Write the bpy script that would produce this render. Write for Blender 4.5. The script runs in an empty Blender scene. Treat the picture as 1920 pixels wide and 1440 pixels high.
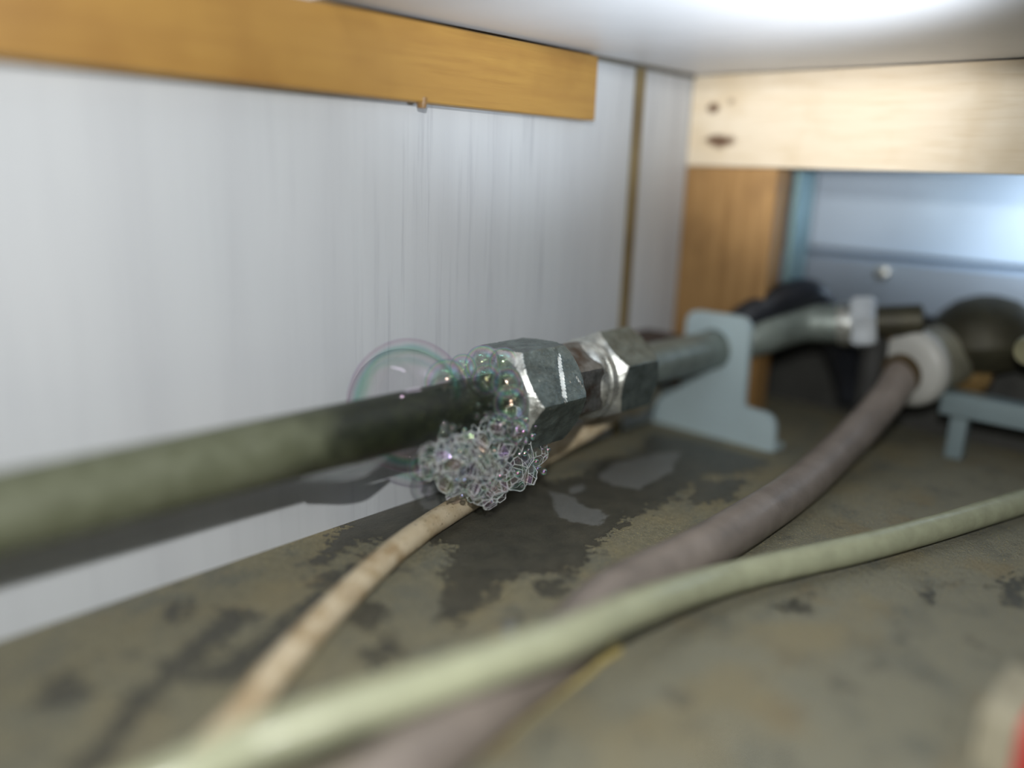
import bpy, bmesh, math, random
from mathutils import Vector, Matrix, noise
import numpy as np

# ------------------------------------------------------------------ frame
U = 0.065                      # one layout unit in metres; z counts from the camera height, floor at -1
sc = bpy.context.scene
COL = sc.collection
def P(x, y, z): return Vector((x*U, y*U, (z+1)*U))

# ------------------------------------------------------------------ camera
F = 1568.0
RX = (0.68000215, 0.15973205, -0.71559958)
RY = (-0.73236771, 0.19474168, -0.65246703)
RZ = (0.03513717, 0.967761, 0.24940735)
cam = bpy.data.cameras.new('camera'); cam_o = bpy.data.objects.new('camera', cam); COL.objects.link(cam_o)
cam_o.matrix_world = Matrix((RX+(0,), RY+(0,), RZ+(0,), (0, 0, 0, 1)))
cam_o.location = P(0, 0, 0)
cam.sensor_width = 36; cam.lens = 36*F/1920
cam.clip_start = 0.002; cam.clip_end = 20
cam.dof.use_dof = True; cam.dof.focus_distance = 2.4*U; cam.dof.aperture_fstop = 3.7
sc.camera = cam_o
def ray(u, v):
    c = Vector((u-960, 720-v, -F))
    return Vector((Vector(RX).dot(c), Vector(RY).dot(c), Vector(RZ).dot(c)))
def at(u, v, axis, val):       # where the sight line through a pixel meets a plane of the layout
    r = ray(u, v); return r*(val/r[axis])

# ------------------------------------------------------------------ world, exposure, lights
sc.view_settings.view_transform = 'Standard'; sc.view_settings.look = 'None'
sc.view_settings.exposure = 0; sc.view_settings.gamma = 1; sc.view_settings.use_curve_mapping = False
w = bpy.data.worlds.new('world'); sc.world = w; w.use_nodes = True
w.node_tree.nodes['Background'].inputs[0].default_value = (0.75, 0.86, 1.0, 1)
w.node_tree.nodes['Background'].inputs[1].default_value = 0.022
def lamp(name, kind, loc, power, color, target=None, **kw):
    l = bpy.data.lights.new(name, kind); o = bpy.data.objects.new(name, l); COL.objects.link(o)
    o.location = P(*loc); l.energy = power; l.color = color
    for k, v in kw.items(): setattr(l, k, v)
    if target is not None:
        d = P(*target)-P(*loc); o.rotation_euler = d.to_track_quat('-Z', 'Y').to_euler()
    return o
lamp('phone_flash', 'POINT', (-0.1, -0.04, 0.42), 0.74, (1, 1, 0.975), shadow_soft_size=0.03*U)
lamp('upper_work_lamp', 'SPOT', (1.60, 0.27, -0.25), 0.46, (0.84, 0.92, 1.0), (1.86, 1.08, 0.37),
     spot_size=math.radians(74), spot_blend=1.0, shadow_soft_size=0.1*U)
lamp('doorway_daylight', 'AREA', (0.3, -1.6, 1.5), 0.06, (0.9, 0.95, 1.0), (1.4, 1.3, -0.4), shape='RECTANGLE', size=2.2*U, size_y=0.5*U)
lamp('frame_torch', 'SPOT', (-0.25, -0.1, 0.05), 1.9, (1.0, 0.97, 0.95), (2.98, 1.32, 0.24), spot_size=math.radians(22), spot_blend=1.0, shadow_soft_size=0.08*U)
lamp('bubble_bar_light', 'AREA', (0.75, 1.35, 1.0), 0.010, (0.9, 0.95, 1.0), (1.2, 1.5, -0.4), shape='RECTANGLE', size=0.9*U, size_y=0.05*U)  # unseen strip light, added for the bright bars on the bubble
lamp('vent_daylight', 'AREA', (3.35, 0.35, -0.02), 0.0112, (0.75, 0.87, 1.0), (3.9, 0.75, -0.15), shape='RECTANGLE', size=0.35*U, size_y=0.2*U, spread=1.4)

# ------------------------------------------------------------------ material helpers
class NT:
    def __init__(s, name):
        s.m = bpy.data.materials.new(name); s.m.use_nodes = True
        s.t = s.m.node_tree; s.n = s.t.nodes; s.b = s.n['Principled BSDF']; s.out = s.n['Material Output']
        g = s.n.new('ShaderNodeNewGeometry')
        a = s.n.new('ShaderNodeVectorMath'); a.operation = 'SCALE'; a.inputs[3].default_value = 1/U
        s.l(g.outputs['Position'], a.inputs[0]); s.pos = a.outputs[0]
    def l(s, a, b): s.t.links.new(a, b)
    def mapping(s, scale, rot=(0, 0, 0), loc=(0, 0, 0)):
        m = s.n.new('ShaderNodeMapping'); m.inputs['Scale'].default_value = scale; m.inputs['Rotation'].default_value = rot
        m.inputs['Location'].default_value = loc
        s.l(s.pos, m.inputs[0]); return m.outputs[0]
    def noise(s, scale, detail=4, rough=.55, vec=None, dist=0):
        n = s.n.new('ShaderNodeTexNoise'); n.inputs['Scale'].default_value = scale; n.inputs['Detail'].default_value = detail
        n.inputs['Roughness'].default_value = rough; n.inputs['Distortion'].default_value = dist
        s.l(vec or s.pos, n.inputs['Vector']); return n.outputs[0]
    def ramp(s, src, stops, interp='LINEAR'):
        r = s.n.new('ShaderNodeValToRGB'); e = r.color_ramp.elements; r.color_ramp.interpolation = interp
        while len(e) < len(stops): e.new(0.5)
        for k, (p, c) in enumerate(stops):
            e[k].position = p; e[k].color = (c, c, c, 1) if isinstance(c, (int, float)) else tuple(c)+(1,)
        s.l(src, r.inputs[0]); return r.outputs[0]
    def mix(s, fac, a, b, mode='MIX'):
        m = s.n.new('ShaderNodeMix'); m.data_type = 'RGBA'; m.blend_type = mode
        if isinstance(fac, (int, float)): m.inputs[0].default_value = fac
        else: s.l(fac, m.inputs[0])
        for v, i in ((a, 6), (b, 7)):
            if isinstance(v, (tuple, list)): m.inputs[i].default_value = tuple(v)+(1,)
            elif isinstance(v, (int, float)): m.inputs[i].default_value = (v, v, v, 1)
            else: s.l(v, m.inputs[i])
        return m.outputs[2]
    def math(s, op, a, b=None, c=None):
        m = s.n.new('ShaderNodeMath'); m.operation = op
        for k, v in enumerate((a, b, c)):
            if v is None: continue
            if isinstance(v, (int, float)): m.inputs[k].default_value = v
            else: s.l(v, m.inputs[k])
        return m.outputs[0]
    def sep(s, vec=None):
        n = s.n.new('ShaderNodeSeparateXYZ'); s.l(vec or s.pos, n.inputs[0]); return n.outputs
    def set(s, name, v):
        if isinstance(v, (int, float)): s.b.inputs[name].default_value = v
        elif isinstance(v, (tuple, list)): s.b.inputs[name].default_value = tuple(v)+(1,)
        else: s.l(v, s.b.inputs[name])
    def bump(s, h, strength=.3, dist=.01):
        b = s.n.new('ShaderNodeBump'); b.inputs['Strength'].default_value = strength; b.inputs['Distance'].default_value = dist*U
        s.l(h, b.inputs['Height']); s.l(b.outputs[0], s.b.inputs['Normal'])

def plain(name, col, rough=.5, metal=0, var=.25, scale=12, bump=.2):
    t = NT(name); n = t.noise(scale, 5)
    dark = tuple(c*(1-var) for c in col); lite = tuple(min(1, c*(1+var)) for c in col)
    t.set('Base Color', t.ramp(n, [(.3, dark), (.7, lite)])); t.set('Roughness', rough); t.set('Metallic', metal)
    if bump: t.bump(t.noise(scale*4, 4), bump, .006)
    return t.m

# ------------------------------------------------------------------ mesh helpers
class MB:
    def __init__(s): s.v = []; s.f = []
    def box(s, lo, hi):
        k = len(s.v)
        for x in (lo[0], hi[0]):
            for y in (lo[1], hi[1]):
                for z in (lo[2], hi[2]): s.v.append(P(x, y, z))
        for q in ((0, 1, 3, 2), (4, 6, 7, 5), (0, 4, 5, 1), (2, 3, 7, 6), (0, 2, 6, 4), (1, 5, 7, 3)): s.f.append([k+i for i in q])
        return s
    def rings(s, rings, cap0=True, cap1=True, closed=True):
        k = len(s.v); n = len(rings[0])
        for r in rings: s.v.extend(r)
        for i in range(len(rings)-1):
            for j in range(n if closed else n-1):
                a = k+i*n+j; b = k+i*n+(j+1) % n
                s.f.append([a, b, b+n, a+n])
        if cap0: s.f.append([k+j for j in reversed(range(n))])
        if cap1: s.f.append([k+(len(rings)-1)*n+j for j in range(n)])
        return s
    def tube(s, pts, rad, seg=24, caps=True, wob=0, seed=0):   # pts in layout units
        pts = [Vector(p) for p in pts]; m = len(pts)
        if isinstance(rad, (int, float)): rad = [rad]*m
        up = None; rg = []
        for i in range(m):
            t = (pts[min(i+1, m-1)]-pts[max(i-1, 0)]).normalized()
            if up is None:
                up = Vector((0, 0, 1)) if abs(t.z) < .9 else Vector((0, 1, 0))
            a = (up-t*up.dot(t)).normalized(); up = a; b = t.cross(a)
            r = []
            for j in range(seg):
                th = 2*math.pi*j/seg; q = rad[i]
                if wob: q += wob*noise.noise(Vector((i*.15+seed, math.cos(th), math.sin(th))))
                p = pts[i]+(a*math.cos(th)+b*math.sin(th))*q; r.append(P(*p))
            rg.append(r)
        s.rings(rg, caps, caps); return s
    def lathe(s, base, axis, prof, seg=40):     # prof: (distance along the axis, radius)
        base = Vector(base); ax = Vector(axis).normalized()
        a = ax.orthogonal().normalized(); b = ax.cross(a)
        rg = [[P(*(base+ax*d+(a*math.cos(2*math.pi*j/seg)+b*math.sin(2*math.pi*j/seg))*max(r, 1e-4))) for j in range(seg)] for d, r in prof]
        s.rings(rg); return s
    def obj(s, name, mat, parent=None, angle=35, bevel=0, origin=None):
        me = bpy.data.meshes.new(name)
        vs = s.v
        o = bpy.data.objects.new(name, me)
        if parent is not None: off = Vector(parent.location)
        else:
            if origin is None:
                xs = [v.x for v in vs]; ys = [v.y for v in vs]; zs = [v.z for v in vs]
                off = Vector(((min(xs)+max(xs))/2, (min(ys)+max(ys))/2, min(zs)))
            else: off = Vector(origin)
        if parent is not None and parent.parent is not None: off = off+Vector(parent.parent.location)
        me.from_pydata([v-off for v in vs], [], s.f); me.update()
        bm = bmesh.new(); bm.from_mesh(me)
        if bevel: bmesh.ops.bevel(bm, geom=[e for e in bm.edges], offset=bevel*U, segments=3, affect='EDGES', profile=.6)
        bmesh.ops.recalc_face_normals(bm, faces=bm.faces); bm.to_mesh(me); bm.free()
        me.polygons.foreach_set('use_smooth', [True]*len(me.polygons)); me.set_sharp_from_angle(angle=math.radians(angle))
        me.materials.append(mat); COL.objects.link(o)
        if parent is not None: o.parent = parent
        else: o.location = off
        return o
def tag(o, label=None, cat=None, group=None, kind=None):
    if label: o['label'] = label
    if cat: o['category'] = cat
    if group: o['group'] = group
    if kind: o['kind'] = kind
    return o
def empty(name, loc, label, cat, group=None):
    o = bpy.data.objects.new(name, None); COL.objects.link(o); o.location = P(*loc); o.empty_display_size = .01
    return tag(o, label, cat, group)
def spline(pts, n=14):
    pts = [Vector(p) for p in pts]; out = []
    for i in range(len(pts)-1):
        p0 = pts[max(i-1, 0)]; p1 = pts[i]; p2 = pts[i+1]; p3 = pts[min(i+2, len(pts)-1)]
        for k in range(n):
            t = k/n
            out.append(.5*((2*p1)+(p2-p0)*t+(2*p0-5*p1+4*p2-p3)*t*t+(3*p1-p0-3*p2+p3)*t**3))
    out.append(pts[-1]); return out

# ------------------------------------------------------------------ materials
WALL_Y = 1.832; CEIL = 0.375
def wall_mat():
    t = NT('grey_laminate')
    v1 = t.mapping((9, 9, .5)); v2 = t.mapping((42, 42, 1.2)); v3 = t.mapping((110, 110, 3.5))
    big = t.noise(1.3, 2); n1 = t.noise(1, 3, .5, v1); n2 = t.noise(1, 4, .6, v2); n3 = t.noise(1, 3, .6, v3)
    base = t.mix(big, (.50, .53, .555), (.555, .565, .585))
    c = t.mix(t.ramp(n1, [(.42, 0), (.7, .22)]), base, (.38, .39, .42))
    x = t.sep()[0]
    near = t.ramp(t.math('DIVIDE', x, 3.0), [(.4, .25), (.62, 1)])
    streak = t.math('MULTIPLY', t.math('MULTIPLY', t.ramp(n2, [(.51, 0), (.70, .6)]), t.ramp(n3, [(.42, .1), (.62, 1)])), near)
    c = t.mix(streak, c, (.23, .24, .28))
    t.set('Base Color', c); t.set('Roughness', .55); t.set('Specular IOR Level', .25); t.bump(n3, .15, .004); return t.m
def wood_mat(name, a, b, dark, axis=0, knots=()):
    t = NT(name); sc_ = [26, 26, 26]; sc_[axis] = 1.6
    s2 = [90, 90, 90]; s2[axis] = 6
    v = t.mapping(tuple(sc_)); n = t.noise(1, 4, .6, v, .4); f = t.noise(1, 3, .6, t.mapping(tuple(s2))); big = t.noise(3.5, 3)
    c = t.mix(t.ramp(n, [(.3, 0), (.7, 1)]), a, b)
    c = t.mix(t.ramp(big, [(.5, 0), (.75, .6)]), c, dark)
    c = t.mix(t.ramp(f, [(.5, 0), (.8, .45)]), c, dark)
    for (p, sx, sz, st) in knots:       # knots and brand smudges: (point, half sizes)
        d = t.n.new('ShaderNodeVectorMath'); d.operation = 'SUBTRACT'; t.l(t.pos, d.inputs[0]); d.inputs[1].default_value = p
        m = t.n.new('ShaderNodeMapping'); m.inputs['Scale'].default_value = (0, 1/sx, 1/sz); t.l(d.outputs[0], m.inputs[0])
        le = t.n.new('ShaderNodeVectorMath'); le.operation = 'LENGTH'; t.l(m.outputs[0], le.inputs[0])
        dd = t.math('ADD', le.outputs['Value'], t.math('MULTIPLY', t.math('SUBTRACT', t.noise(30, 3), .5), 1.2))
        c = t.mix(t.ramp(dd, [(.5, st), (1.0, 0)]), c, (.10, .045, .02))
    t.set('Base Color', c); t.set('Roughness', .5); t.bump(n, .25, .006); return t.m
def floor_mat():
    t = NT('weathered_board')
    at_ = t.n.new('ShaderNodeAttribute'); at_.attribute_name = 'wet'; w0 = at_.outputs['Fac']
    ft = t.n.new('ShaderNodeAttribute'); ft.attribute_name = 'milky'; m0 = ft.outputs['Fac']
    n_s = t.noise(14, 6, .65); n_m = t.noise(45, 5, .6); n_f = t.noise(130, 4, .7); n_b = t.noise(3, 3)
    base = t.mix(t.ramp(n_m, [(.3, 0), (.7, 1)]), (.19, .175, .11), (.34, .31, .205))
    base = t.mix(t.ramp(n_b, [(.35, 0), (.7, .8)]), base, (.20, .197, .15))
    yy = t.sep()[1]
    base = t.mix(t.ramp(t.math('ADD', t.math('MULTIPLY', yy, .5), t.math('MULTIPLY', t.math('SUBTRACT', n_b, .5), .4)), [(.34, .8), (.5, 0)]), base, (.30, .295, .23))
    base = t.mix(t.ramp(t.noise(7, 3, .5, t.mapping((1, 1, 1), (0, 0, 0), (3, 5, 0))), [(.50, 0), (.66, .6)]), base, (.155, .165, .145))
    base = t.mix(t.ramp(t.noise(3.2, 3, .5, t.mapping((1, 1, 1), (0, 0, 0), (9, 2, 0))), [(.52, 0), (.68, .5)]), base, (.36, .29, .15))
    base = t.mix(t.ramp(n_f, [(.4, 0), (.62, .35)]), base, (.16, .15, .11))
    base = t.mix(t.ramp(n_f, [(.57, 0), (.66, .9)]), base, (.55, .46, .22))
    base = t.mix(t.ramp(t.noise(6, 3, .5), [(.58, 0), (.72, .5)]), base, (.30, .235, .13))
    base = t.mix(t.ramp(t.noise(9, 5, .6), [(.60, 0), (.66, .6)]), base, (.13, .125, .10))
    # wet stain; its mask also paints in the shade below the bracket
    e = t.math('ADD', w0, t.math('MULTIPLY', t.math('SUBTRACT', n_s, .5), .75))
    e = t.math('ADD', e, t.math('MULTIPLY', t.math('SUBTRACT', n_m, .5), .75))
    wet = t.ramp(e, [(.48, 0), (.53, 1)])
    wetc = t.mix(t.ramp(n_s, [(.35, 0), (.7, 1)]), (.045, .045, .038), (.085, .08, .062))
    c = t.mix(t.math('MULTIPLY', wet, .93), base, wetc)
    mk = t.ramp(t.math('ADD', m0, t.math('MULTIPLY', t.math('SUBTRACT', n_s, .5), .8)), [(.42, 0), (.5, 1)])
    c = t.mix(t.math('MULTIPLY', mk, .55), c, t.mix(n_m, (.20, .205, .20), (.29, .295, .285)))
    t.set('Base Color', c)
    t.set('Roughness', t.ramp(wet, [(0, .8), (1, .34)]))
    t.set('Specular IOR Level', .4)
    h = t.math('MULTIPLY', t.math('ADD', n_m, n_f), t.ramp(wet, [(0, 1), (1, .2)]))
    t.bump(h, .8, .012); return t.m
def zinc_mat(name, col=(.36, .40, .39), rough=.38, rust=.0, bscale=1.0):
    t = NT(name)
    n = t.noise(22, 6, .65); f = t.noise(150, 4, .7); s = t.noise(1, 3, .6, t.mapping((60, 220, 220)))
    c = t.mix(t.ramp(n, [(.35, 0), (.68, 1)]), tuple(q*.5 for q in col), tuple(q*1.15 for q in col))
    c = t.mix(t.ramp(f, [(.58, 0), (.72, .6)]), c, tuple(min(1, q*1.8) for q in col))
    if rust: c = t.mix(t.ramp(t.noise(13, 4), [(.48, 0), (.62, rust)]), c, (.085, .05, .03))
    t.set('Base Color', c); t.set('Metallic', .82)
    t.set('Roughness', t.ramp(n, [(.3, rough-.08), (.7, rough+.12)]))
    t.bump(t.math('ADD', t.math('MULTIPLY', f, .5), t.math('ADD', n, t.math('MULTIPLY', s, .4))), .45*bscale, .006); return t.m
def pipe_mat():
    t = NT('dark_green_paint')
    x = t.sep()[0]; n = t.noise(7, 5, .6); f = t.noise(60, 5, .65); g = t.noise(25, 4, .6)
    xx = t.math('ADD', x, t.math('MULTIPLY', t.math('SUBTRACT', n, .5), .55))
    wet = t.ramp(t.math('DIVIDE', xx, 3.0), [(.30, 0), (.38, 1), (.64, 1), (.72, 0)])
    dusty = t.mix(t.ramp(g, [(.3, 0), (.7, 1)]), (.075, .082, .045), (.125, .135, .085))
    dusty = t.mix(t.ramp(n, [(.5, 0), (.75, .5)]), dusty, (.17, .18, .13))
    rear = t.mix(g, (.10, .125, .11), (.17, .20, .18))
    dusty = t.mix(t.ramp(t.math('DIVIDE', x, 3.0), [(.6, 0), (.7, 1)]), dusty, rear)
    wetc = t.mix(t.ramp(g, [(.4, 0), (.75, 1)]), (.006, .009, .004), (.020, .025, .009))
    wetc = t.mix(t.ramp(f, [(.62, 0), (.72, .7)]), wetc, (.10, .105, .06))
    t.set('Base Color', t.mix(wet, dusty, wetc)); t.set('Roughness', t.ramp(wet, [(0, .6), (1, .5)]))
    t.bump(t.math('ADD', g, f), .25, .004); return t.m
def cable_mat():
    t = NT('cream_cable_sheath')
    n = t.noise(18, 5, .6); f = t.noise(70, 4, .7)
    c = t.mix(t.ramp(n, [(.3, 0), (.7, 1)]), (.66, .56, .40), (.50, .40, .25))
    c = t.mix(t.ramp(t.noise(9, 4), [(.52, 0), (.68, .75)]), c, (.33, .22, .11))
    c = t.mix(t.ramp(f, [(.60, 0), (.68, .85)]), c, (.12, .07, .035))
    t.set('Base Color', c); t.set('Roughness', .5); t.bump(n, .2, .005); return t.m
def film_mat(name, lo=.03, hi=.55, seed=0., white=.0, white_edge=.0, rough=.04):
    t = NT(name)
    lw = t.n.new('ShaderNodeLayerWeight'); lw.inputs[0].default_value = .5
    fc = lw.outputs['Facing']
    z = t.sep()[2]
    n = t.noise(4, 2, .5, t.mapping((1, 1, 1.5), (0, 0, 0), (seed, seed*2, 0)), 1.0)
    k = t.math('FRACT', t.math('ADD', t.math('MULTIPLY', fc, 1.9), t.math('ADD', t.math('MULTIPLY', n, 1.3), t.math('MULTIPLY', z, 1.2))))
    irid = t.ramp(k, [(0, (1, .45, .85)), (.18, (1, .75, .55)), (.34, (.75, 1, .45)), (.5, (.3, 1, .65)), (.66, (.35, .8, 1)), (.82, (.6, .5, 1)), (1, (1, .45, .85))])
    tint = t.ramp(k, [(0, (.97, .88, .98)), (.2, (.98, .97, .93)), (.34, (.93, .98, .86)), (.5, (.78, .97, .84)), (.66, (.88, .96, .97)), (.82, (.90, .87, .98)), (1, (.97, .88, .98))])
    if seed == 0:       # one broad sheet: neutral centre, a green and teal interference band, violet rim
        k = t.math('ADD', fc, t.math('MULTIPLY', t.math('SUBTRACT', n, .5), .30))
        tint = t.ramp(k, [(0, (1, 1, 1)), (.2, (.95, .91, .97)), (.31, (.96, .95, .90)), (.39, (.55, .86, .66)), (.46, (.62, .84, .84)), (.55, (.97, .97, .97)), (.8, (.93, .90, .96)), (1, (.80, .68, .86))])
        irid = t.ramp(k, [(0, (.95, .8, .95)), (.3, (1, .8, .9)), (.42, (.4, 1, .7)), (.5, (.5, .95, 1)), (.6, (.9, .9, .9)), (.72, (1, .6, .7)), (.8, (1, .9, .7)), (1, (.75, .6, 1))])
    gl = t.n.new('ShaderNodeBsdfGlossy'); gl.inputs['Roughness'].default_value = rough; t.l(irid, gl.inputs[0])
    tr = t.n.new('ShaderNodeBsdfTransparent')
    tc = t.mix(t.ramp(fc, [(.25, .25), (.75, 1)]), (1, 1, 1), tint); t.l(tc, tr.inputs[0])
    mx = t.n.new('ShaderNodeMixShader')
    t.l(t.ramp(fc, [(0, lo), (.55, lo*1.7), (.82, (lo+hi)*.35), (1, hi)]), mx.inputs[0]); t.l(tr.outputs[0], mx.inputs[1]); t.l(gl.outputs[0], mx.inputs[2])
    res = mx.outputs[0]
    if white or white_edge:
        df = t.n.new('ShaderNodeBsdfTranslucent'); df.inputs[0].default_value = (.9, .93, .93, 1)
        d2 = t.n.new('ShaderNodeBsdfDiffuse'); d2.inputs[0].default_value = (.9, .93, .93, 1)
        ad = t.n.new('ShaderNodeMixShader'); t.l(df.outputs[0], ad.inputs[1]); t.l(d2.outputs[0], ad.inputs[2])
        m2 = t.n.new('ShaderNodeMixShader'); t.l(t.ramp(fc, [(.3, white), (.8, white+white_edge*.25), (1, white+white_edge)]), m2.inputs[0])
        t.l(res, m2.inputs[1]); t.l(ad.outputs[0], m2.inputs[2]); res = m2.outputs[0]
    t.l(res, t.out.inputs[0]); return t.m
def strut_mat():
    t = NT('soap_film_border')
    t.set('Base Color', (.85, .88, .88)); t.set('Roughness', .15); t.set('Transmission Weight', .2); t.set('IOR', 1.33)
    t.set('Alpha', .65); return t.m
def water_mat():
    t = NT('soapy_water'); t.set('Base Color', (.9, .93, .93)); t.set('Roughness', .05); t.set('Transmission Weight', .95); t.set('IOR', 1.33)
    return t.m
def metal_sheet(name, col, rough=.5, metal=.3):
    t = NT(name); n = t.noise(2.5, 3); f = t.noise(60, 4, .7)
    c = t.mix(t.ramp(n, [(.3, 0), (.7, 1)]), tuple(q*.88 for q in col), col)
    c = t.mix(t.ramp(f, [(.62, 0), (.7, .35)]), c, tuple(q*.55 for q in col))
    t.set('Base Color', c); t.set('Roughness', rough); t.set('Metallic', metal); t.bump(f, .12, .003); return t.m

M = dict(
    wall=wall_mat(), floor=floor_mat(), ceil=plain('white_board', (.72, .73, .76), .45, 0, .03, 4, .05),
    batten=wood_mat('golden_pine', (.33, .175, .04), (.39, .22, .05), (.24, .115, .025)),
    zinc=zinc_mat('galvanised_nut', (.25, .30, .29), .36), zinc2=zinc_mat('dull_zinc_union', (.27, .27, .26), .42, .8),
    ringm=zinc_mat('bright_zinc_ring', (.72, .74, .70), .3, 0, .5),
    pipe=pipe_mat(), cable=cable_mat(),
    hose=plain('pale_olive_hose', (.37, .385, .26), .26, 0, .12, 20, .15),
    bpipe=plain('grey_brown_pipe', (.235, .20, .175), .45, .1, .25, 9, .15),
    bracket=metal_sheet('blue_grey_zinc_plate', (.54, .67, .71), .55, .2),
    film=film_mat('soap_film_large', .035, .5, 0), film2=film_mat('soap_film_small', .09, .7, 3.1, .01, .30),
    bead=film_mat('soap_bead', .5, .9, 2.2, .02, .2, .1),
    ffilm=film_mat('soap_film_foam', .07, .35, 1.7, .035, .08), strut=strut_mat(), water=water_mat(),
)

# ------------------------------------------------------------------ setting
def struct(o): o['kind'] = 'structure'; return o
XB = 2.98                                            # front plane of the rear timber frame
struct(MB().box((-.9, WALL_Y, -1.0), (2.60, WALL_Y+.15, CEIL+.1)).obj('wall_left', M['wall']))
struct(MB().box((2.665, WALL_Y, -1.0), (4.6, WALL_Y+.15, CEIL+.1)).obj('wall_left', M['wall']))
strip_m = wood_mat('brown_jointing_strip', (.17, .125, .055), (.25, .19, .09), (.055, .033, .016), 2)
struct(MB().box((2.60, WALL_Y-.012, -1.0), (2.652, WALL_Y+.15, CEIL)).obj('trim_1', strip_m, bevel=.004))
dk = plain('dark_gap', (.045, .04, .035), .8)
struct(MB().box((2.652, WALL_Y+.012, -1.0), (2.665, WALL_Y+.15, CEIL)).obj('trim_2', strip_m))
struct(MB().box((1.25, -.6, CEIL), (4.6, WALL_Y-.001, CEIL+.1)).obj('ceiling', M['ceil']))
struct(MB().box((1.25, WALL_Y-.014, CEIL-.014), (XB, WALL_Y, CEIL)).obj('gap_shade_strip', plain('painted_gap_shade', (.13, .12, .10), .7)))  # dark strip that paints in the gap shade under the ceiling
struct(MB().box((4.6, -.6, -1.0), (4.7, WALL_Y+.15, CEIL+.1)).obj('wall_back', plain('dark_back_board', (.10, .10, .10), .8)))

# floor: fine grid that carries the outline of the soap-water stain and painted shade below the bracket
def floor():
    nx, ny = 300, 150; x0, x1, y0, y1 = .2, 3.4, .0, WALL_Y
    DARK = [
     [(652,981),(700,955),(860,900),(1000,880),(1030,902),(1090,892),(1130,858),(1190,855),(1225,812),(1290,822),(1430,860),(1420,885),(1320,890),(1270,935),(1215,955),(1160,990),(1105,1030),(1110,1052),(1060,1075),(980,1080),(930,1100),(890,1150),(850,1172),(820,1160),(838,1110),(832,1070),(850,1030),(800,1015),(760,1030),(700,1095),(640,1150),(560,1200),(490,1235),(560,1130),(620,1080),(690,1040),(740,1015),(680,1015),(600,1060),(585,1058),(620,1010)],
     [(130,1440),(190,1380),(300,1250),(430,1140),(480,1150),(330,1275),(220,1400),(190,1440)],
     [(345,1275),(500,1180),(580,1130),(600,1175),(500,1240),(380,1292)],
     [(665,1160),(690,1128),(730,1130),(728,1160),(690,1178)],
     [(680,1220),(740,1195),(745,1225),(690,1250)],
     [(60,1318),(80,1290),(120,1262),(160,1290),(140,1315)],
     [(300,1150),(335,1130),(360,1148),(330,1165)],
     [(1460,1138),(1485,1122),(1510,1138),(1485,1152)], [(1300,905),(1400,900),(1370,940),(1300,945)],
     [(840,1300),(1050,1215),(1100,1215),(1000,1290),(800,1440),(700,1440)][:0] or [(1720,1120),(1745,1105),(1760,1120),(1745,1135)],
     [(1000,1090),(1050,1085),(1060,1110),(1015,1120)], [(1870,1100),(1920,1080),(1920,1130),(1880,1130)],
    ]
    MILK = [[(1120,890),(1160,868),(1230,852),(1272,850),(1262,880),(1200,915),(1150,910)],
            [(1033,925),(1060,930),(1100,952),(1138,968),(1120,982),(1080,978),(1045,962)],
            [(790,942),(815,928),(850,928),(858,940),(830,958),(800,956)],
            [(1072,915),(1092,910),(1098,920),(1078,926)], [(945,1185),(958,1160),(966,1170),(955,1205)]]
    xs = np.linspace(x0, x1, nx); ys = np.linspace(y0, y1, ny)
    gx, gy = np.meshgrid(xs, ys, indexing='ij')
    def sd(poly):
        q = [at(u, v, 2, -1.0) for u, v in poly]; q = [(p.x, p.y) for p in q]
        ins = np.zeros(gx.shape, bool); d = np.full(gx.shape, 9.)
        for i in range(len(q)):
            (ax, ay), (bx, by) = q[i], q[(i+1) % len(q)]
            cond = ((ay > gy) != (by > gy)) & (gx < (bx-ax)*(gy-ay)/((by-ay) or 1e-9)+ax); ins ^= cond
            ex, ey = bx-ax, by-ay; tt = np.clip(((gx-ax)*ex+(gy-ay)*ey)/(ex*ex+ey*ey), 0, 1)
            d = np.minimum(d, np.hypot(gx-ax-tt*ex, gy-ay-tt*ey))
        return np.where(ins, d, -d)
    wet = np.max([sd(p) for p in DARK], axis=0); milk = np.max([sd(p) for p in MILK], axis=0)
    wv = np.clip(.5+wet*4.2, 0, 1); mv = np.clip(.5+milk*8, 0, 1)
    vs = []; fs = []; a1 = []; a2 = []
    off = P(0, 0, -1)
    for i in range(nx):
        for j in range(ny):
            vs.append(P(xs[i], ys[j], -1.0)); a1.append(float(wv[i, j])); a2.append(float(mv[i, j]))
    for i in range(nx-1):
        for j in range(ny-1):
            a = i*ny+j; fs.append([a, a+ny, a+ny+1, a+1])
    # skirt: the board goes on around the grid and has thickness
    def add(x, y, z): vs.append(P(x, y, z)); a1.append(0.); a2.append(0.); return len(vs)-1
    for (ax, ay, bx, by) in ((-.9, -.6, x0, WALL_Y), (x1, -.6, 4.6, WALL_Y), (x0, -.6, x1, y0)):
        fs.append([add(ax, ay, -1), add(bx, ay, -1), add(bx, by, -1), add(ax, by, -1)])
    q = [add(-.9, -.6, -1.12), add(4.6, -.6, -1.12), add(4.6, WALL_Y+.15, -1.12), add(-.9, WALL_Y+.15, -1.12)]
    r = [add(-.9, -.6, -1), add(4.6, -.6, -1), add(4.6, WALL_Y+.15, -1.0), add(-.9, WALL_Y+.15, -1.0)]
    fs.append(q[::-1])
    for k in range(4): fs.append([q[k], q[(k+1) % 4], r[(k+1) % 4], r[k]])
    me = bpy.data.meshes.new('floor'); me.from_pydata(vs, [], fs); me.update()
    for nm, arr in (('wet', a1), ('milky', a2)):
        at_ = me.attributes.new(nm, 'FLOAT', 'POINT'); at_.data.foreach_set('value', arr)
    me.materials.append(M['floor']); o = bpy.data.objects.new('floor', me); COL.objects.link(o); struct(o)
floor()

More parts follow.
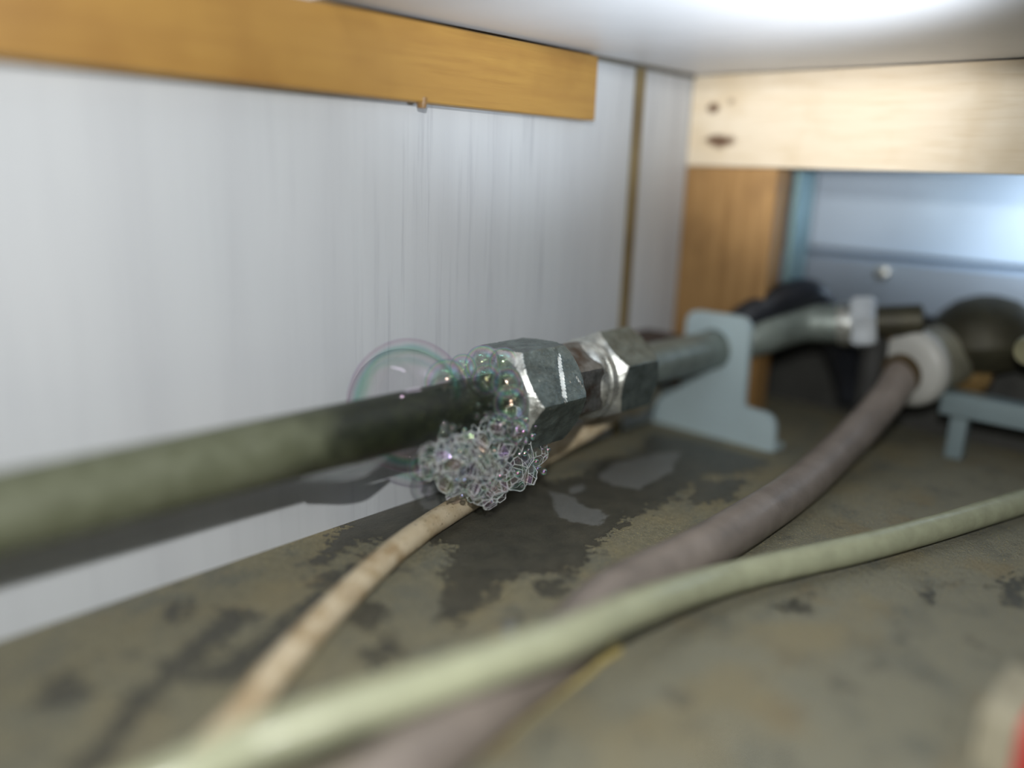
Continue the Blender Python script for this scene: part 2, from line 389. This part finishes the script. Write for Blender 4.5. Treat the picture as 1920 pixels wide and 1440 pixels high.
# ------------------------------------------------------------------ timber
b = MB().box((-.9, WALL_Y-.06, .162), (2.305, WALL_Y, CEIL-.012)).obj('wooden_batten', M['batten'], bevel=.008)
tag(b, 'golden pine batten screwed to the grey wall just under the white ceiling', 'batten')
MB().tube([(1.56, WALL_Y-.045, .175), (1.56, WALL_Y-.045, .148)], [.018, .012], 12).obj('resin_drop', plain('brown_resin', (.22, .12, .04), .35), None)
ro = bpy.data.objects['resin_drop']; mw = ro.location.copy(); ro.parent = b; ro.location = mw-b.location
k1 = at(1338, 203, 0, XB); k2 = at(1350, 264, 0, XB); k3 = at(1372, 190, 0, XB)
kn = [((k1.x, k1.y, k1.z+1), .035, .022, .9), ((k2.x, k2.y, k2.z+1), .075, .028, .95), ((k3.x, k3.y, k3.z+1), .02, .012, .5)]
# knots are given in the layout's floor-based z
plank_m = wood_mat('pale_pine', (.70, .60, .45), (.76, .68, .54), (.56, .44, .27), 1, kn)
post_m = wood_mat('brown_pine', (.40, .235, .09), (.25, .135, .045), (.14, .07, .025), 2)
b = MB().box((XB, -.5, .036), (XB+.12, WALL_Y-.004, CEIL-.004)).obj('wooden_plank', plank_m, bevel=.008)
tag(b, 'wide pale pine plank with two brown knots across the rear opening under the ceiling', 'plank')
b = MB().box((XB+.004, 1.44, -1.0), (XB+.12, WALL_Y-.004, .034)).obj('wooden_post', post_m, bevel=.006)
tag(b, 'brown upright pine post in the rear corner below the pale plank', 'post')

# ------------------------------------------------------------------ rear panel and flange
teal = metal_sheet('teal_grey_flange', (.19, .30, .32), .4, .5)
rp = empty('appliance_panel', (3.9, .9, -1.0), 'pale blue metal appliance panel seen through the opening below the plank', 'metal panel')
bluem = metal_sheet('pale_blue_sheet', (.58, .68, .78), .35, .2)
MB().box((3.9, -.5, -.31), (3.96, 1.70, .30)).obj('panel_sheet', bluem, rp, bevel=.01)
MB().box((3.62, -.5, -.36), (3.96, 1.70, -.325)).obj('lower_ledge', metal_sheet('grey_ledge', (.42, .50, .60), .45, .3), rp, bevel=.01)
MB().box((3.60, -.5, -.52), (3.63, 1.70, -.325)).obj('folded_lip', metal_sheet('grey_lip', (.42, .50, .60), .4, .4), rp, bevel=.006)
for y in (1.227,):
    MB().lathe((3.598, y, -.365), (-1, 0, 0), [(0, .03), (.012, .03), (.018, .02)], 16).obj('screw_head', M['ringm'], rp)
MB().box((3.64, -.5, -1.0), (3.66, 1.70, -.55)).obj('base_plate', plain('dark_base', (.05, .05, .045), .7), rp)
fl = MB().box((XB+.13, 1.405, -.47), (XB+.27, 1.432, .03)).obj('metal_flange', teal, bevel=.004)
tag(fl, 'narrow teal grey metal flange edging the opening behind the brown post', 'flange')

# ------------------------------------------------------------------ gas pipe, coupling
def AX(x): return Vector((x, 1.576, -.620-.032*(x-.5)/2.37))
def pipe_section(x0, x1, r0, r1, name, n=60, seed=0):
    pts = [AX(x0+(x1-x0)*i/n) for i in range(n+1)]
    return MB().tube(pts, [r0+(r1-r0)*i/n for i in range(n+1)], 48, True, .0016, seed)
gas = empty('gas_pipe', (1.9, 1.576, -1.0), 'dark green metal gas pipe joined by a galvanised coupling along the grey wall', 'pipe')
pipe_section(-.7, 1.72, .0725, .0745, '').obj('pipe_run', M['pipe'], gas)
rear = [AX(2.2+i*.08) for i in range(9)]
e = AX(2.86)
tail = [e, e+Vector((.06, -.012, .002)), at(1420, 632, 0, 2.99), at(1500, 607, 0, 3.14), at(1560, 606, 0, 3.19), at(1600, 606, 0, 3.22)]
MB().tube(spline(rear[:-1]+tail, 6), .073, 40).obj('pipe_run', plain('grey_green_pipe', (.20, .235, .215), .42, .25, .25, 14, .25), gas)['label'] = 'grey green rear run of the pipe'
def hexr(phi, off, R):
    a = R*math.cos(math.pi/6); d = (math.degrees(phi)-off) % 60
    return a/math.cos(math.radians(d-30))
def nut(x0, x1, off, R, ch0, ch1, rin, marks=False, seg=288, seed=0, rough=.0012):
    nst = 70; rg = []
    def ring(x, fr):
        r = []; c = AX(x)
        for j in range(seg):
            ph = 2*math.pi*j/seg; q = fr(ph)
            r.append(P(*(c+Vector((0, math.cos(ph), math.sin(ph)))*q)))
        return r
    a = R*math.cos(math.pi/6)
    rg.append(ring(x0, lambda p: rin)); rg.append(ring(x0, lambda p: min(hexr(p, off, R), a-ch0*.3)*.995))
    for i in range(1, nst):
        x = x0+(x1-x0)*i/nst
        def fr(p):
            q = hexr(p, off, R)
            q = min(q, a-ch0*.3+(x-x0)*1.15, a-ch1*.3+(x1-x)*1.15)
            q += rough*noise.noise(Vector((x*22+seed, math.cos(p)*4, math.sin(p)*4)))+rough*.6*noise.noise(Vector((x*90+seed, math.cos(p)*14, math.sin(p)*14)))
            if marks:
                dg = math.degrees(p) % 360
                if 122 < dg < 182:
                    s = (dg-122)/60; fade = min(1, s*6, (1-s)*6)
                    xc = 1.765+.055*(1-s); d = (x-xc)/.0045; q -= .0045*fade*math.exp(-d*d)
                    d = (x-xc-.012)/.003; q += .004*fade*math.exp(-d*d)
                if 150 < dg < 172:
                    s = (dg-150)/22; d = (x-1.855-.02*s)/.003; q -= .004*math.sin(math.pi*s)*math.exp(-d*d)
            return q
        rg.append(ring(x, fr))
    rg.append(ring(x1, lambda p: min(hexr(p, off, R), a-ch1*.3)*.995)); rg.append(ring(x1, lambda p: rin))
    m = MB(); m.rings(rg, False, False); return m
def lit_chamfers(o, mat, lim=.3):  # paints the flash highlight as brighter zinc on front-facing chamfers
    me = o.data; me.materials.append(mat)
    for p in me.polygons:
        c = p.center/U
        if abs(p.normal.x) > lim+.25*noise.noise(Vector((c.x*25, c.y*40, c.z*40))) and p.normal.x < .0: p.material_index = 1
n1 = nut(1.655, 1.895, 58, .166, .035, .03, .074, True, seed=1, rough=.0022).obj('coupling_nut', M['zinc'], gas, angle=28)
lit_chamfers(n1, M['ringm'])
n1['label'] = 'wet front nut with a scored flat'
um = nut(1.885, 2.035, 30, .128, .005, .01, .074, False, seed=5).obj('union_body', M['zinc2'], gas, angle=28)
um['label'] = 'stained hexagonal middle of the coupling'
def ringp(prof): return MB().lathe((0, 0, 0), (1, 0, 0), prof)
def axlathe(prof, seg=96):
    rg = []
    for x, r in prof:
        c = AX(x); rg.append([P(*(c+Vector((0, math.cos(2*math.pi*j/seg), math.sin(2*math.pi*j/seg)))*r)) for j in range(seg)])
    return MB().rings(rg, False, False)
axlathe([(1.998, .075), (2.0, .098), (2.012, .114), (2.030, .123), (2.038, .124), (2.042, .118), (2.046, .117), (2.047, .075)]).obj('cutting_ring', M['ringm'], gas)
axlathe([(2.044, .075), (2.046, .119), (2.052, .128), (2.066, .131), (2.072, .126), (2.078, .124), (2.079, .075)]).obj('cutting_ring', M['ringm'], gas)
axlathe([(2.076, .075), (2.077, .118), (2.10, .118), (2.101, .075)]).obj('thread', M['zinc2'], gas)
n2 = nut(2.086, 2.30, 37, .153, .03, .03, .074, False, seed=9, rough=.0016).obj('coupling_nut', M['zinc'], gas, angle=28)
lit_chamfers(n2, M['ringm'])
n2['label'] = 'dry rear nut with a bright chamfered edge'
axlathe([(2.295, .12), (2.302, .118), (2.318, .092), (2.33, .082), (2.334, .070)]).obj('nut_collar', M['zinc'], gas)

# hanging drip of water on the pipe's underside
dp = [(1.0, 1.548, -.700), (1.05, 1.543, -.703), (1.10, 1.540, -.708), (1.15, 1.538, -.712), (1.19, 1.538, -.709), (1.24, 1.542, -.704)]
d = MB().tube(spline(dp, 6), [.003+.016*math.sin(math.pi*i/30)**1.2 for i in range(31)], 20).obj('water_drip', M['water'])
tag(d, 'elongated drip of soapy water hanging under the dark gas pipe left of the bubble', 'water drip')

# ------------------------------------------------------------------ pipe bracket
def rounded(pts, rads, n=8):
    out = []
    for i, p in enumerate(pts):
        r = rads[i]; p = Vector(p); a = Vector(pts[i-1]); c = Vector(pts[(i+1) % len(pts)])
        if r == 0: out.append(p); continue
        u = (a-p).normalized(); w_ = (c-p).normalized()
        for k in range(n+1):
            t = k/n; out.append((p+u*r)*(1-t)**2+p*2*t*(1-t)+(p+w_*r)*t*t)
    return out
def bracket():
    bx, th = 2.872, .028
    ol = [(1.822, -1.0), (1.278, -1.0), (1.290, -.858), (1.420, -.850), (1.428, -.508), (1.700, -.512), (1.704, -.838), (1.822, -.845)]
    pr = rounded([Vector((a, b_, 0)) for a, b_ in ol], [0, .03, .055, .012, .055, .055, .012, .02])
    bm = bmesh.new(); c = AX(bx)
    outer = [bm.verts.new(P(bx, p.x, p.y)) for p in pr]
    inner = [bm.verts.new(P(bx, c.y+.079*math.cos(a), c.z+.079*math.sin(a))) for a in [2*math.pi*k/32 for k in range(32)]]
    es = [bm.edges.new((l[i], l[(i+1) % len(l)])) for l in (outer, inner) for i in range(len(l))]
    bmesh.ops.triangle_fill(bm, use_beauty=True, use_dissolve=False, edges=es)
    r = bmesh.ops.extrude_face_region(bm, geom=bm.faces[:])
    bmesh.ops.translate(bm, vec=Vector((th*U, 0, 0)), verts=[v for v in r['geom'] if isinstance(v, bmesh.types.BMVert)])
    bmesh.ops.recalc_face_normals(bm, faces=bm.faces)
    root = empty('pipe_bracket', (bx, 1.55, -1.0), 'blue grey sheet metal bracket standing on the floor with the gas pipe through it', 'bracket')
    bm.transform(Matrix.Translation(-Vector(root.location)))
    me = bpy.data.meshes.new('upright_plate'); bm.to_mesh(me); bm.free()
    me.polygons.foreach_set('use_smooth', [True]*len(me.polygons)); me.set_sharp_from_angle(angle=math.radians(30))
    me.materials.append(M['bracket']); o = bpy.data.objects.new('upright_plate', me); COL.objects.link(o); o.parent = root
    md = o.modifiers.new('bevel', 'BEVEL'); md.width = .006*U; md.segments = 2; md.limit_method = 'ANGLE'
    MB().box((bx+.006, 1.28, -1.0), (bx+.09, 1.82, -.978)).obj('foot_plate', M['bracket'], root, bevel=.005)
bracket()

# dark spacer block behind the pipe between rear nut and bracket
sp = MB().box((2.56, 1.68, -.80), (2.80, WALL_Y, -.60)).obj('spacer_block', plain('dark_brown_block', (.055, .035, .028), .7), bevel=.008)
tag(sp, 'dark brown spacer block on the wall behind the pipe between rear nut and bracket', 'block')

# ------------------------------------------------------------------ cream cable
cp = [(.30, 1.03, -.966)]
for (u, v) in ((430, 1370), (515, 1262), (600, 1168), (700, 1068), (780, 1002), (860, 950), (940, 902), (1000, 866)):
    q = at(u, v, 2, -.966); cp.append(tuple(q))
q = at(1060, 830, 1, 1.70); cp.append(tuple(q)); q = at(1120, 796, 1, 1.655); cp.append(tuple(q))
q = at(1165, 764, 1, 1.68); cp.append(tuple(q)); cp.append((2.62, 1.72, -.862)); cp.append((2.80, 1.76, -.80))
cp = [Vector(p) for p in cp]
cb = MB().tube(spline(cp, 16), .0335, 28, True, .0016, 3).obj('cream_cable', M['cable'])
tag(cb, 'speckled cream cable curving over the wet floor and up behind the coupling', 'cable')

# ------------------------------------------------------------------ olive hose and brown pipe
hp = [(2060, 898, -.952), (1920, 940, -.952), (1770, 985, -.952), (1620, 1026, -.95), (1370, 1083, -.94), (1203, 1136, -.875), (1060, 1196, -.838), (935, 1240, -.832),
      (800, 1286, -.838), (660, 1332, -.85), (560, 1366, -.86), (458, 1405, -.87), (330, 1466, -.88), (150, 1545, -.9), (-60, 1650, -.93)]
hq = [at(u, v, 2, z) for u, v, z in hp]
hq = [hq[0]+(hq[0]-hq[1])*k for k in (4.5, 3, 1.5)]+hq
hs = MB().tube(spline(hq, 14), .0375, 32, True, .001, 7).obj('olive_hose', M['hose'])
tag(hs, 'pale olive rubber hose crossing the foreground floor over the brown pipe', 'hose')
pts = [at(u, v, 2, -.9375) for u, v in ((420, 1700), (600, 1560), (780, 1425), (930, 1305), (1050, 1215), (1150, 1118), (1300, 1040), (1400, 980), (1500, 912))]
pts += [at(u, v, 0, x) for u, v, x in ((1600, 818, 2.88), (1665, 745, 3.12), (1692, 702, 3.25))]
cl = empty('brown_pipe', (2.2, 1.0, -1.0), 'dull grey brown pipe running under the olive hose to the white collar', 'pipe')
MB().tube(spline(pts, 12), .0625, 32, True, .0012, 4).obj('pipe_run', M['bpipe'], cl)

# ------------------------------------------------------------------ regulator group in the rear
wht = plain('off_white_plastic', (.50, .50, .47), .4, 0, .06, 10, .1)
brass = plain('old_brass', (.30, .19, .07), .4, .6, .3, 14)
olive = plain('dark_olive_metal', (.055, .05, .03), .5, .3, .3, 10)
C0 = at(1694, 700, 0, 3.26); axd = (Vector((3.26, 0, 0))-Vector((3.05, 0, 0)))
ax = Vector((.86, -.24, .10)).normalized()
reg = empty('gas_regulator', (3.5, .9, -1.0), 'dark round gas regulator with a white collar where the brown pipe enters', 'regulator')
Cb = at(1694, 692, 0, 3.25)
MB().lathe(Cb, ax, [(0, .070), (0, .118), (.012, .140), (.03, .150), (.055, .152), (.07, .145), (.075, .07)]).obj('collar', wht, reg)['label'] = 'off white round collar'
MB().lathe(C0-ax*.035, ax, [(0, .062), (0, .072), (.012, .078), (.06, .078), (.065, .06)]).obj('compression_ring', plain('brown_brass', (.09, .06, .025), .5, .3), reg)['label'] = 'brown brass ring inside the collar'
MB().lathe(Cb+ax*.075, ax, [(0, .10), (0, .118), (.02, .125), (.20, .125), (.22, .11), (.22, .05)]).obj('inlet_neck', plain('pale_olive_neck', (.25, .24, .18), .5), reg)
Rc = at(1858, 622, 0, 3.62)
MB().lathe(Rc+Vector((0, 0, -.13)), (-.25, .1, 1), [(0, .05), (0, .10), (.03, .16), (.09, .185), (.12, .20), (.14, .20), (.16, .185), (.21, .16), (.25, .11), (.27, .05)], 48).obj('regulator_body', olive, reg)
MB().lathe(Rc+Vector((-.14, .02, -.16)), (1, .2, .1), [(0, .03), (0, .075), (.02, .085), (.12, .085), (.14, .06)], 24).obj('brass_plug', brass, reg)
Or = at(1925, 660, 0, 3.25)
MB().lathe(Or, (1, -.3, .1), [(0, .02), (0, .045), (.02, .055), (.2, .055), (.22, .03)], 24).obj('outlet_cap', plain('olive_brass', (.33, .32, .2), .35, .3), reg)
O2 = at(1682, 622, 0, 3.30)
MB().lathe(O2+Vector((0, .03, 0)), (.2, -1, 0), [(0, .04), (0, .06), (.10, .06), (.12, .045)], 6).obj('brass_elbow', brass, reg)

vf = empty('valve_fitting', (3.25, 1.15, -1.0), 'short pipe fitting with a bright square nut left of the white collar', 'fitting')
V0 = at(1570, 608, 0, 3.2); V1 = at(1670, 604, 0, 3.26); dv = (V1-V0)
MB().lathe(V0, dv, [(0, .05), (0, .078), (.02, .084), (.10, .084), (.11, .07)], 32).obj('sleeve', M['ringm'], vf)
MB().lathe(at(1596, 606, 0, 3.215), dv, [(0, .07), (0, .092), (.015, .104), (.075, .104), (.09, .09), (.09, .05)], 6).obj('hex_nut', plain('pale_zinc_nut', (.62, .67, .72), .35, .2), vf)['label'] = 'bright hexagonal nut'
MB().lathe(at(1640, 604, 0, 3.24), dv, [(0, .05), (0, .06), (.16, .06), (.17, .04)], 24).obj('stub', olive, vf)
MB().tube([(3.26, 1.10, -.57), (3.27, 1.10, -1.0)], .05, 20).obj('support_leg', plain('dark_support', (.04, .04, .038), .6), vf)

blk = plain('black_rubber', (.018, .02, .026), .3, 0, .2, 10, .1)
bhp = [at(1345, 650, 0, 2.95), at(1385, 612, 0, 2.96), at(1425, 584, 0, 3.02), at(1475, 560, 0, 3.10), at(1520, 556, 0, 3.2), at(1552, 600, 0, 3.32), at(1585, 680, 0, 3.46), at(1600, 745, 0, 3.50)]
bh = MB().tube(spline(bhp, 10), .066, 28).obj('black_hose', blk)
tag(bh, 'thick black rubber hose bent in an arch behind the bracket', 'hose')
s_ = metal_sheet('dull_blue_strip', (.24, .31, .33), .5, .2)
q0 = at(1768, 732, 0, 3.34); q1 = at(1768, 775, 0, 3.34)
st = empty('metal_strip', (3.34, .6, -1.0), 'low blue grey metal bracket on the floor below the dark regulator', 'bracket')
MB().box((3.32, -.3, q1.z), (3.42, q0.y, q0.z)).obj('top_rail', s_, st, bevel=.01)
MB().box((3.34, q0.y-.10, -1.0), (3.40, q0.y-.04, q1.z+.01)).obj('leg', s_, st, bevel=.005)
MB().box((3.34, .1, -1.0), (3.40, .16, q1.z+.01)).obj('leg', s_, st, bevel=.005)

# ------------------------------------------------------------------ small things on the floor
q = at(1838, 1328, 0, 1.5)
rb = empty('parts_box', (1.6, q.y-.15, -1.0), 'small beige box with a red side at the right front edge of the floor', 'box')
MB().box((1.5, q.y-.062, -1.0), (1.70, q.y, q.z)).obj('beige_edge', plain('beige_card', (.36, .33, .24), .7), rb, bevel=.006)
MB().box((1.495, q.y-.36, -1.0), (1.70, q.y-.063, q.z+.004)).obj('red_body', plain('red_card', (.50, .05, .045), .5), rb, bevel=.008)['label'] = 'red body'
gp = [(1148, 1215), (1130, 1238), (1085, 1275), (1040, 1305), (985, 1350), (930, 1392), (880, 1432)]
gl = MB().tube(spline([at(u, v, 2, -.994) for u, v in gp], 8), [.024-.018*min(1, i/10) for i in range(49)], 14, True, .004, 2).obj('glue_trail', plain('yellow_glue', (.42, .34, .14), .45, 0, .2, 16))
tag(gl, 'yellow trail of dried glue on the floor below the olive hose', 'glue')

# ------------------------------------------------------------------ soap
def uv_sphere(seg=32, rings=18, wob=0, seed=0):
    vs = []; fs = []
    for i in range(rings+1):
        th = math.pi*i/rings
        for j in range(seg):
            ph = 2*math.pi*j/seg
            v = Vector((math.sin(th)*math.cos(ph), math.sin(th)*math.sin(ph), math.cos(th)))
            vs.append(v*(1+wob*noise.noise(v*1.3+Vector((seed, 0, 0)))))
    for i in range(rings):
        for j in range(seg): fs.append([i*seg+j, (i+1)*seg+j, (i+1)*seg+(j+1) % seg, i*seg+(j+1) % seg])
    return vs, fs
def sphere_mesh(name, mat, seg, rings, wob=0, seed=0):
    vs, fs = uv_sphere(seg, rings, wob, seed)
    me = bpy.data.meshes.new(name); me.from_pydata(vs, [], fs); me.update()
    bm = bmesh.new(); bm.from_mesh(me); bmesh.ops.remove_doubles(bm, verts=bm.verts, dist=1e-4); bmesh.ops.recalc_face_normals(bm, faces=bm.faces); bm.to_mesh(me); bm.free()
    me.polygons.foreach_set('use_smooth', [True]*len(me.polygons)); me.materials.append(mat); return me
def put(me, name, c, r, sc3=(1, 1, 1)):
    o = bpy.data.objects.new(name, me); COL.objects.link(o); o.location = P(*c); o.scale = tuple(r*U*k for k in sc3); return o
big = sphere_mesh('soap_bubble', M['film'], 96, 48, .02, 2)
cB = at(765, 760, 1, 1.664)
tag(put(big, 'soap_bubble', cB, .169, (1, .92, 1.08)), 'large clear iridescent soap bubble behind the dark pipe beside the front nut', 'bubble')
small = sphere_mesh('small_bubble', M['film2'], 40, 22, .03, 5)
MID = [(838, 716, 42, 1.60, 'clear medium bubble overlapping the right side of the large bubble'),
       (868, 690, 26, 1.62, 'small bubble on top of the pipe between large bubble and nut bubbles'),
       (905, 682, 34, 1.60, 'gold tinted bubble at the top front edge of the nut'),
       (944, 680, 28, 1.545, 'clear bubble on the top corner of the front nut'),
       (912, 712, 30, 1.52, 'bubble sitting on top of the pipe end against the nut'),
       (950, 718, 30, 1.47, 'bubble on the nut face above the pipe'),
       (958, 756, 34, 1.43, 'bubble on the front of the nut face beside the pipe'),
       (938, 800, 28, 1.45, 'bubble under the pipe at the lower nut face'),
       (968, 806, 26, 1.43, 'bubble on the lower front corner of the nut'),
       (790, 880, 26, 1.56, 'bubble at the left end of the foam below the pipe')]
for u, v, pr, y, lab in MID:
    c = at(u, v, 1, y); dpt = -(ray(u, v).length/F)  # distance factor
    depth = c.length*F/ray(u, v).length
    tag(put(small, 'soap_bubble', c, pr*depth/F, (1, 1, 1.04)), lab, 'bubble', 'medium bubbles around the front nut')
random.seed(11)
tiny = sphere_mesh('tiny_bubble', M['film2'], 20, 12)
for k in range(46):
    if k < 16:
        x = random.uniform(1.50, 1.645); a = random.uniform(math.radians(70), math.radians(185)); r = random.uniform(.004, .010); R_ = .0745+r*.5
    else:
        x = random.uniform(1.36, 1.64); a = random.uniform(math.radians(180), math.radians(235)); r = random.uniform(.004, .012); R_ = .0745+r*.6
    c = AX(x)+Vector((0, math.cos(a), math.sin(a)))*R_
    tag(put(tiny, 'tiny_bubble', c, r), 'tiny clear soap bubble on the wet pipe end by the front nut', 'bubble', 'tiny bubbles on the pipe end')

def foam():
    rnd = random.Random(4)
    C = [(at(895, 858, 1, 1.53), Vector((.145, .075, .10))), (at(965, 862, 1, 1.52), Vector((.135, .07, .085))),
         (at(850, 838, 1, 1.53), Vector((.105, .06, .055))), (at(905, 905, 1, 1.53), Vector((.085, .06, .055))), (at(945, 812, 1, 1.49), Vector((.115, .06, .06)))]
    def inside(p, g=0):
        if p.z < -.985: return False
        return any(((p.x-c.x)/(r.x+g))**2+((p.y-c.y)/(r.y+g))**2+((p.z-c.z)/(r.z+g))**2 < 1 for c, r in C)
    sites = []; tries = 0
    lo = Vector((min(c.x-r.x for c, r in C)-.06, min(c.y-r.y for c, r in C)-.06, -1.05)); hi = Vector((max(c.x+r.x for c, r in C)+.06, max(c.y+r.y for c, r in C)+.06, -.60))
    while tries < 60000:
        tries += 1
        p = Vector((rnd.uniform(lo.x, hi.x), rnd.uniform(lo.y, hi.y), rnd.uniform(lo.z, hi.z)))
        if not inside(p, .055): continue
        dmin = .021+.036*max(0, noise.noise(p*8)+.35)
        if all((p-q).length > dmin for q in sites): sites.append(p)
    edges = {}; faces = {}
    for i, s in enumerate(sites):
        if not inside(s): continue
        nb = sorted((q for q in sites if q is not s), key=lambda q: (q-s).length_squared)[:26]
        bm = bmesh.new(); bmesh.ops.create_cube(bm, size=.14); bmesh.ops.translate(bm, vec=s, verts=bm.verts)
        for q in nb:
            g = bm.verts[:]+bm.edges[:]+bm.faces[:]
            res = bmesh.ops.bisect_plane(bm, geom=g, plane_co=(s+q)/2, plane_no=(q-s), clear_outer=True, clear_inner=False, dist=1e-6)
            ce = [e_ for e_ in res['geom_cut'] if isinstance(e_, bmesh.types.BMEdge)]
            if ce: bmesh.ops.edgenet_fill(bm, edges=ce)
        key = lambda v: (round(v.x, 3), round(v.y, 3), round(v.z, 3))
        for e_ in bm.edges:
            a, b_ = e_.verts[0].co.copy(), e_.verts[1].co.copy()
            if (a-b_).length < .003: continue
            k = tuple(sorted((key(a), key(b_)))); edges.setdefault(k, (a, b_))
        for f_ in bm.faces:
            c = f_.calc_center_median(); faces.setdefault(key(c), [v.co.copy() for v in f_.verts])
        bm.free()
    m = MB()
    for a, b_ in edges.values():
        mid = (a+b_)/2+Vector((rnd.uniform(-1, 1), rnd.uniform(-1, 1), rnd.uniform(-1, 1)))*(a-b_).length*.06
        r = rnd.uniform(.0004, .0010); m.tube([a, mid, b_], [r*1.6, r, r*1.6], 5, False)
    f = MB()
    for vs in faces.values():
        k = len(f.v); f.v.extend(P(*v) for v in vs); f.f.append(list(range(k, k+len(vs))))
    root = empty('soap_foam', (1.55, 1.53, -1.0), 'clump of fine white soap foam hanging under the pipe end onto the cream cable', 'foam')
    o = f.obj('foam_films', M['ffilm'], root); o['kind'] = 'stuff'
    o = m.obj('foam_borders', M['strut'], root); o['kind'] = 'stuff'
    # bright little outer bubbles of the clump
    fb = MB(); vs0, fs0 = uv_sphere(14, 8)
    n = 0
    while n < 130:
        p = Vector((rnd.uniform(lo.x, hi.x), rnd.uniform(lo.y, hi.y), rnd.uniform(lo.z, hi.z)))
        if not inside(p, .004) or inside(p, -.022): continue
        n += 1; r = rnd.uniform(.003, .011); k = len(fb.v)
        fb.v.extend(P(*(p+v*r)) for v in vs0); fb.f.extend([k+i for i in q] for q in fs0)
    o = fb.obj('foam_beads', M['bead'], root, angle=180); o['kind'] = 'stuff'
    print('foam sites', len(sites), 'edges', len(edges), 'faces', len(faces))
foam()
